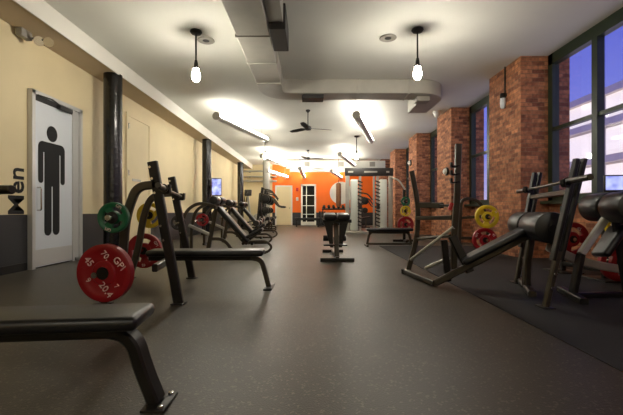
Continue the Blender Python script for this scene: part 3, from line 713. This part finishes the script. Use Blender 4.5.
MB().box((cx_+.02, 6.56, .655), (.50, .16, .06), None, .01).build('pad_bracket', 'dsteel', hx)
for s in (-1, 1):
    MB().prism([(s*.05, .20), (s*.10, .20), (s*.21, .64), (s*.06, .64)], (cx_, 6.48, 0), (1, 0, 0), (0, 0, 1), (0, .05, 0)).build('side_panel', 'dsteel', hx, False)
    MB().cyl((cx_+s*.05, 6.9, .33), (cx_+s*.21, 6.9, .33), .055, 16, .012).build('ankle_roller', 'vinyl', hx)
MB().box((cx_-.02, 6.42, .25), (.40, .20, .025), None, .006).build('foot_plate', 'dsteel', hx)
MB().bar([(cx_, 6.6, .1), (cx_, 6.92, .34)], .05, .05, (1, 0, 0)).build('roller_arm', 'steel', hx)
MB().tube([(cx_-.12, 6.3, .12), (cx_+.1, 6.3, .12)], .016, 10).build('adjust_lever', 'chrome', hx)

# flat bench mid-right ----------------------------------------------------
b2 = thing('flat_bench', 'low flat black bench on the right in front of the cable machine', 'bench', (1.8, 8.9, 0))
pad(b2, 'seat_pad', (1.28, 8.8, .43), (2.36, 8.8, .43), .30, .07, (0, 1, 0))
MB().bar([(1.34, 8.8, .33), (2.3, 8.8, .33)], .06, .05, (0, 1, 0)).build('frame_beam', 'steel', b2)
for (xx, s) in ((1.36, -1), (2.28, 1)):
    MB().bar(fillet([(xx-s*.05, 8.8, .33), (xx+s*.01, 8.8, .28), (xx+s*.06, 8.8, .04)], .1, 5), .06, .05, (0, 1, 0)).build('leg', 'steel', b2)
    MB().bar([(xx+s*.07, 8.62, .025), (xx+s*.07, 8.98, .025)], .05, .05, (1, 0, 0)).build('foot_bar', 'steel', b2)
MB().bar([(1.3, 8.8, .06), (2.35, 8.8, .06)], .05, .05, (0, 1, 0)).build('lower_brace', 'steel', b2)

# plate tree with green / yellow / red
pt_ = thing('plate_tree', 'upright plate tree by the third brick pillar holding green, yellow and red plates', 'plate rack', (2.5, 10.15, 0))
tx = (405.5-CX)*10/F
MB().bar([(tx, 10.15, .03), (tx, 10.15, 1.4)], .07, .07, (1, 0, 0)).build('mast', 'dsteel', pt_)
MB().bar([(tx-.3, 10.15, .03), (tx+.3, 10.15, .03)], .07, .06, (0, 1, 0)).build('foot_bar', 'dsteel', pt_)
MB().bar([(tx, 9.85, .03), (tx, 10.45, .03)], .07, .06, (1, 0, 0)).build('foot_bar', 'dsteel', pt_)
for (z, R, col, lab) in ((.47, .215, 'red', 'red plate lowest on the plate tree by the third pillar'), (.83, .14, 'yellow', 'yellow plate at the middle of the plate tree by the third pillar'), (1.09, .12, 'pgreen', 'green plate topmost on the plate tree by the third pillar')):
    MB().cyl((tx, 10.15, z), (tx, 9.86, z), .024, 12).build('plate_peg', 'chrome', pt_)
    plate((tx, 10.0, z), R, col, lab, (0, -1, 0), True, .06)

# cable machine -----------------------------------------------------------
Zc = 13.9
cm = thing('cable_machine', 'tall silver dual cable machine before the brick pillars, two notched columns', 'exercise machine', (2.1, Zc, 0))
def X(px, Z=Zc): return (px-CX)*Z/F
zh0, zh1 = CAM+(HY-176)*Zc/F, CAM+(HY-168)*Zc/F
MB().span((X(345), Zc-.06, zh0), (X(393), Zc+.14, zh1), .015).build('header', 'dark', cm)
lt = MB()
for (pa, pb) in ((348, 353), (364, 377), (386, 389)):
    lt.span((X(pa), Zc-.066, (zh0+zh1)/2-.03), (X(pb), Zc-.06, (zh0+zh1)/2+.03))
lt.build('badge', 'silver', cm, False)
MB().span((X(343), Zc-.12, .0), (X(395), Zc+.18, .08), .01).build('base_beam', 'silver', cm)
for px in (347.5, 390.5): MB().bar([(X(px), Zc, .08), (X(px), Zc, zh0)], .15, .12, (1, 0, 0)).build('outer_post', 'silver', cm)
for (pa, pb, lab) in ((350.5, 358, 0), (379.5, 387, 0)):
    xa_, xb_ = X(pa), X(pb)
    MB().box(((xa_+xb_)/2, Zc+.05, 1.05), (xb_-xa_, .2, 1.9), None, .04, 3).build('stack_shroud', 'shroud', cm)
for (px, s) in ((360, 1), (377.5, 1)):
    xx = X(px)
    MB().bar([(xx, Zc, .08), (xx, Zc, zh0)], .09, .08, (1, 0, 0)).build('notched_column', 'silver', cm)
    g = MB()
    for q in range(13):
        z = .3+q*.135; g.prism([(-.095, .0), (.08, -.06), (.095, -.02), (-.08, .05)], (xx, Zc-.055, z), (1, 0, 0), (0, 0, 1), (0, .03, 0))
    g.build('notch_plate', 'dark', cm, False)
    MB().box((xx, Zc-.09, 1.0), (.12, .1, .2), None, .02).build('pulley_carriage', 'dark', cm)
MB().bar([(X(374), Zc+.02, .08), (X(374), Zc+.02, zh0)], .07, .07, (1, 0, 0)).build('inner_post', 'silver', cm)
MB().tube(fillet([(X(389), Zc-.05, 2.1), (X(397), Zc-.3, 1.95), (X(403), Zc-.35, 1.6)], .1, 5), .03, 10).build('side_handle', 'silver', cm)

# end wall furniture -------------------------------------------------------
dr = thing('dumbbell_rack', 'low dumbbell rack against the orange wall under the white disc', 'rack', (1.35, 20.2, 0))
xa_, xb_ = (322-CX)*20/F, (360-CX)*20/F
for z in (.42, .95): MB().box(((xa_+xb_)/2, 20.2, z), (xb_-xa_, .32, .05), Matrix.Rotation(.25, 3, 'X'), .01).build('shelf', 'dsteel', dr)
for xx in (xa_+.05, xb_-.05):
    MB().bar([(xx, 20.3, .02), (xx, 20.3, 1.05)], .06, .06, (1, 0, 0)).build('leg', 'dsteel', dr)
    MB().bar([(xx, 19.95, .025), (xx, 20.45, .025)], .06, .05, (1, 0, 0)).build('foot_bar', 'dsteel', dr)
def dumbbell(label, R):
    o = thing('dumbbell', label, 'dumbbell', (0, 0, 0), 'dumbbells on the end wall rack')
    MB().cyl((0, -.07, 0), (0, .07, 0), .016, 10).build('handle', 'chrome', o)
    for s in (-1, 1): MB().cyl((0, s*.06, 0), (0, s*.15, 0), R, 12, .012).build('head', 'rubber', o)
    return o
db = dumbbell('small black dumbbell in a row on the rack under the white disc', .075)
nx = 8
for j in range(nx):
    c = db if j == 0 else copy_tree(db)
    c.location = (xa_+.12+j*(xb_-xa_-.24)/(nx-1), 20.18, 1.055); c.rotation_euler = (.25, 0, 0)
eb = thing('flat_bench', 'small flat bench in front of the dark glazed end door', 'bench', (-.2, 19.6, 0))
MB().box((-.22, 19.6, .44), (1.35, .32, .07), None, .025, 3).build('seat_pad', 'vinyl', eb)
MB().bar([(-.85, 19.6, .37), (.4, 19.6, .37)], .06, .06, (0, 1, 0)).build('frame_beam', 'dsteel', eb)
for xx in (-.78, .34):
    MB().bar([(xx, 19.6, .04), (xx, 19.6, .38)], .06, .06, (0, 1, 0)).build('leg', 'dsteel', eb)
    MB().bar([(xx, 19.4, .025), (xx, 19.8, .025)], .06, .05, (1, 0, 0)).build('foot_bar', 'dsteel', eb)
sr = thing('bar_stand', 'short black stand left of the dumbbell rack by the end door', 'rack', (.6, 20.6, 0))
for xx in (.45, .72): MB().bar([(xx, 20.7, .0), (xx, 20.7, .8)], .07, .07, (1, 0, 0)).build('upright', 'dsteel', sr)
MB().bar([(.4, 20.7, .78), (.77, 20.7, .78)], .1, .06, (0, 1, 0)).build('top_bar', 'dsteel', sr)
MB().box((.585, 20.7, .02), (.5, .4, .04), None, .01).build('base', 'dsteel', sr)

# decline bench, right foreground ------------------------------------------
ra = thing('decline_bench', 'decline bench with fat black rollers and tall hooked uprights, right of the aisle', 'weight bench', (1.8, 4.2, 0))
lowP, rolC = V(1.36, 4.12, .04), V(2.27, 3.86, .60)
MB().bar([(1.245, 4.95, .035), lowP], .07, .06, (1, 0, 0)).build('foot_bar', 'steel', ra)
MB().box((1.245, 4.97, .03), (.1, .07, .06), None, .01).build('foot_cap', 'rubber', ra)
bd_ = (rolC-lowP).normalized(); sdv = V(.26, 1, 0).normalized()
MB().bar([lowP, rolC+bd_*.02], .07, .07, sdv).build('main_beam', 'steel', ra)
upv = sdv.cross(bd_); upv = upv if upv.z > 0 else -upv
pad(ra, 'back_pad', lowP+bd_*.36+upv*.10, lowP+bd_*1.06+upv*.10, .30, .065, sdv)
ax = V(.25, 1, 0).normalized()
cR = V(2.185, 3.4, .676)
for (t0, t1) in ((0, .52), (.58, .96)):
    MB().cyl(cR+ax*t0, cR+ax*t1, .145, 40, .010).build('roller', 'vinyl', ra)
MB().cyl(cR-ax*.005, cR+ax*.0, .03, 16).build('roller_cap', 'dsteel', ra)
MB().cyl(cR+ax*.5, cR+ax*.6, .05, 16).build('roller_axle', 'dsteel', ra)
MB().bar([cR+ax*.55+V(0, 0, -.03), V(2.26, 3.93, .3), V(2.25, 3.93, .03)], .07, .07, (0, 1, 0)).build('front_post', 'steel', ra)
MB().bar([V(2.12, 3.6, .03), V(2.42, 4.35, .03)], .07, .06, (1, 0, 0)).build('foot_bar', 'steel', ra)
# uprights
n0, n1 = P(454, 269, 4.12), P(458.5, 144, 4.12)
f0, f1 = V(1.262, 4.92, .03), P(411.5, 171, 4.92)
un = MB().bar(fillet([n0, P(454, 235, 4.12), P(457, 200, 4.12), n1], .3, 4), .05, .065, (0, 1, 0)).build('upright', 'steel', ra)
uf = MB().bar(fillet([f0, P(417, 238, 4.92), P(418.5, 205, 4.92), f1], .2, 4), .05, .06, (0, 1, 0)).build('upright', 'steel', ra)
for (py) in (166, 174, 182):
    q = P(456, py, 4.09); MB().bar(fillet([q+V(.03, 0, 0), q+V(-.05, 0, -.01), q+V(-.055, 0, .04)], .015, 3), .05, .02, (0, 1, 0)).build('bar_hook', 'dsteel', un)
MB().bar([P(418, 218, 4.9), P(453, 217.5, 4.15)], .05, .05, (0, 0, 1)).build('cross_brace', 'steel', ra)
MB().bar([P(420, 205, 4.9), P(442, 205.5, 4.5)], .07, .05, (0, 0, 1)).build('spotter_step', 'steel', ra)
MB().bar([P(440, 205.5, 4.5), P(457, 205.5, 4.12)], .03, .03, (0, 0, 1)).build('step_link', 'dsteel', ra)
MB().tube([P(454, 227, 4.1), P(411, 259.5, 4.9)], .02, 10).build('diagonal_strut', 'silver', ra)
MB().tube([P(417, 239, 4.9), P(450, 236, 4.15)], .02, 10).build('lower_strut', 'steel', ra)
MB().tube([P(426, 268, 4.5), P(449, 258, 4.15)], .02, 10).build('adjust_bar', 'silver', ra)
tag(MB().tube([P(449.5, 210, 4.1), P(452, 203, 4.1)], .022, 10).build('hand_grip', 'redpl', ra), 'red hand grip')
MB().bar([P(452, 236, 4.12), P(470, 272, 4.05)], .06, .09, (0, 1, 0)).build('gusset_brace', 'dsteel', ra)
MB().bar([P(444, 240, 4.13), P(448, 281, 4.13)], .05, .07, (0, 1, 0)).build('short_post', 'dsteel', ra)

# plate stand behind it ----------------------------------------------------
ps = thing('plate_stand', 'arched plate stand with yellow and red plates beside the nearest brick pillar', 'plate rack', (3.1, 7.1, 0))
MB().bar(fillet([P(488, 254, 7.15), P(487, 215, 7.15), P(478, 199.5, 7.15), P(461, 198, 7.15), P(460, 220, 7.15), P(459, 253, 7.15)], .25, 6), .05, .06, (0, 1, 0)).build('arched_frame', 'steel', ps)
MB().box(P(487.5, 253.6, 7.12), (.14, .22, .03), None, .006).build('foot_plate', 'dsteel', ps)
MB().box(P(459.5, 253.6, 7.12), (.14, .22, .03), None, .006).build('foot_plate', 'dsteel', ps)
MB().bar([P(460, 238, 7.15), P(487, 238, 7.15)], .05, .05, (0, 1, 0)).build('cross_brace', 'steel', ps)
MB().bar([P(460, 218, 7.15), P(487, 216, 7.15)], .05, .05, (0, 1, 0)).build('cross_brace', 'steel', ps)
for (px, py, R, col, lab, L) in ((482, 216.5, .215, 'yellow', 'yellow grip plate on the arched stand by the nearest brick pillar', [('35', 30, .82, .05)]),
                              (479.5, 239, .222, 'red', 'red grip plate low on the arched stand by the nearest brick pillar', [('GPI', 150, .82, .06), ('45', 30, .82, .06), ('20.4', 270, .82, .05)])):
    a = P(px, py, 7.15); MB().cyl(a, a+V(0, -.32, 0), .024, 12).build('plate_peg', 'chrome', ps)
    plate(a+V(0, -.2, 0), R, col, lab, (0, -1, 0), True, .07, L, .4)

# near-right barbell rack ---------------------------------------------------
rc = thing('barbell_rack', 'near right rack of two leaning double-channel uprights under the window', 'rack', (2.4, 3.8, 0))
UC = [(V(2.0, 3.21, .0), V(2.30, 3.21, 1.275)), (V(2.36, 4.32, .0), V(2.60, 4.32, 1.27))]
for (a, b) in UC:
    d = (b-a).normalized()
    c1 = MB()
    for off in (-.032, .032):
        c1.bar([a+V(off, 0, 0)+d*.42, b+V(off, 0, 0)], .06, .032, (0, 1, 0))
    u = c1.build('upright', 'dsteel', rc)
    MB().bar([a, a+d*.5], .05, .05, (0, 1, 0)).build('lower_post', 'steel', u)
    MB().bar([a+d*.44, b+d*(-.02)], .02, .02, (0, 1, 0)).build('hole_strip', 'rubber', u)
    MB().box((a.x, a.y, .008), (.10, .14, .016), None, .004).build('foot_plate', 'dsteel', u)
    q = a+d*1.08
    MB().bar(fillet([q, q+V(-.09, 0, -.015), q+V(-.10, 0, .05)], .02, 3), .05, .02, (0, 1, 0)).build('bar_hook', 'dsteel', u)
    for t in (.18, .3): MB().cyl(a+d*t+V(0, -.04, 0), a+d*t+V(0, -.02, 0), .014, 8).build('bolt', 'chrome', u)
MB().bar([UC[0][0].lerp(UC[0][1], .78), UC[1][0].lerp(UC[1][1], .78)], .07, .05, (1, 0, 0)).build('cross_brace', 'steel', rc)
MB().bar(fillet([P(550, 247, 3.5), P(572, 259, 3.72), P(605, 267, 3.85), P(648, 273, 3.9)], .25, 6), .07, .085, (0, 1, 0)).build('rear_beam', 'silver', rc)
MB().bar([V(2.12, 3.24, .48), P(551, 247, 3.5)], .06, .07, (0, 0, 1)).build('beam_bracket', 'steel', rc)
zr = P(648, 273, 3.9)
MB().bar([(zr.x, 3.9, 0), (zr.x, 3.9, .75)], .06, .06, (0, 1, 0)).build('rear_post', 'dsteel', rc)
MB().bar([(zr.x, 3.55, .025), (zr.x, 4.15, .025)], .06, .05, (1, 0, 0)).build('foot_bar', 'dsteel', rc)
barbell(V(2.085, 2.80, 1.085), V(2.60, 4.72, 1.075), 'bare barbell racked on the near right uprights before the window', .46, .34)
# incline roller bench at the right edge
rb = thing('roller_bench', 'bench with fat black rollers on a pale post at the right edge, before the window', 'weight bench', (2.85, 3.6, 0))
c0 = V(2.80, 3.22, .865)
for (t0, t1) in ((0, .36), (.41, .78)):
    MB().cyl(c0+ax*t0, c0+ax*t1, .145, 40, .010).build('roller', 'vinyl', rb)
MB().cyl(c0+ax*.34, c0+ax*.43, .05, 16).build('roller_axle', 'dsteel', rb)
q = c0+ax*.385
pl = P(581, 254, 3.56)
MB().bar([pl, q], .07, .06, sdv).build('angled_post', 'silver', rb)
MB().bar([V(2.48, 3.56, .03), pl], .07, .06, (0, 1, 0)).build('lower_post', 'dsteel', rb)
pad(rb, 'back_pad', P(596, 254, 3.66), P(616, 224, 3.66), .26, .07, sdv)
MB().bar([V(2.4, 3.3, .03), V(2.56, 3.85, .03)], .07, .06, (1, 0, 0)).build('foot_bar', 'dsteel', rb)
MB().bar([q, V(3.05, 3.62, .03)], .06, .06, (0, 1, 0)).build('rear_leg', 'dsteel', rb)
MB().bar([V(2.48, 3.56, .03), V(3.05, 3.62, .03)], .06, .05, (0, 1, 0)).build('floor_beam', 'dsteel', rb)
# plates by the window
st = thing('plate_stand', 'low plate stand under the nearest window holding red and yellow plates', 'plate rack', (3.55, 5.0, 0))
for (xx, yy, hh) in ((3.42, 5.1, .9), (3.52, 4.5, .95)):
    MB().bar([(xx, yy, .02), (xx, yy, hh)], .06, .06, (1, 0, 0)).build('mast', 'dsteel', st)
    MB().box((xx, yy, .012), (.3, .4, .024), None, .006).build('foot_plate', 'dsteel', st)
MB().bar([(3.42, 5.1, .12), (3.52, 4.5, .12)], .06, .06, (1, 0, 0)).build('floor_brace', 'dsteel', st)
for (a, R, col, lab, L) in ((V(3.42, 4.93, .46), .222, 'red', 'red plate glimpsed below the barbell, behind the near right rack', [('GPI', 140, .7, .06), ('45', 60, .7, .06)]),
                            (V(3.52, 4.30, .66), .15, 'yellow', 'yellow plate at the right edge under the window', None),
                            (V(3.52, 4.30, .25), .222, 'red', 'red plate low at the right edge under the yellow plate', None)):
    yb_ = 5.1 if a.x < 3.5 else 4.5
    MB().cyl((a.x, yb_, a.z), (a.x, a.y-.06, a.z), .024, 12).build('plate_peg', 'chrome', st)
    plate(a, R, col, lab, (0, -1, 0), True, .06, L)
p3 = P(616, 274, 3.3)
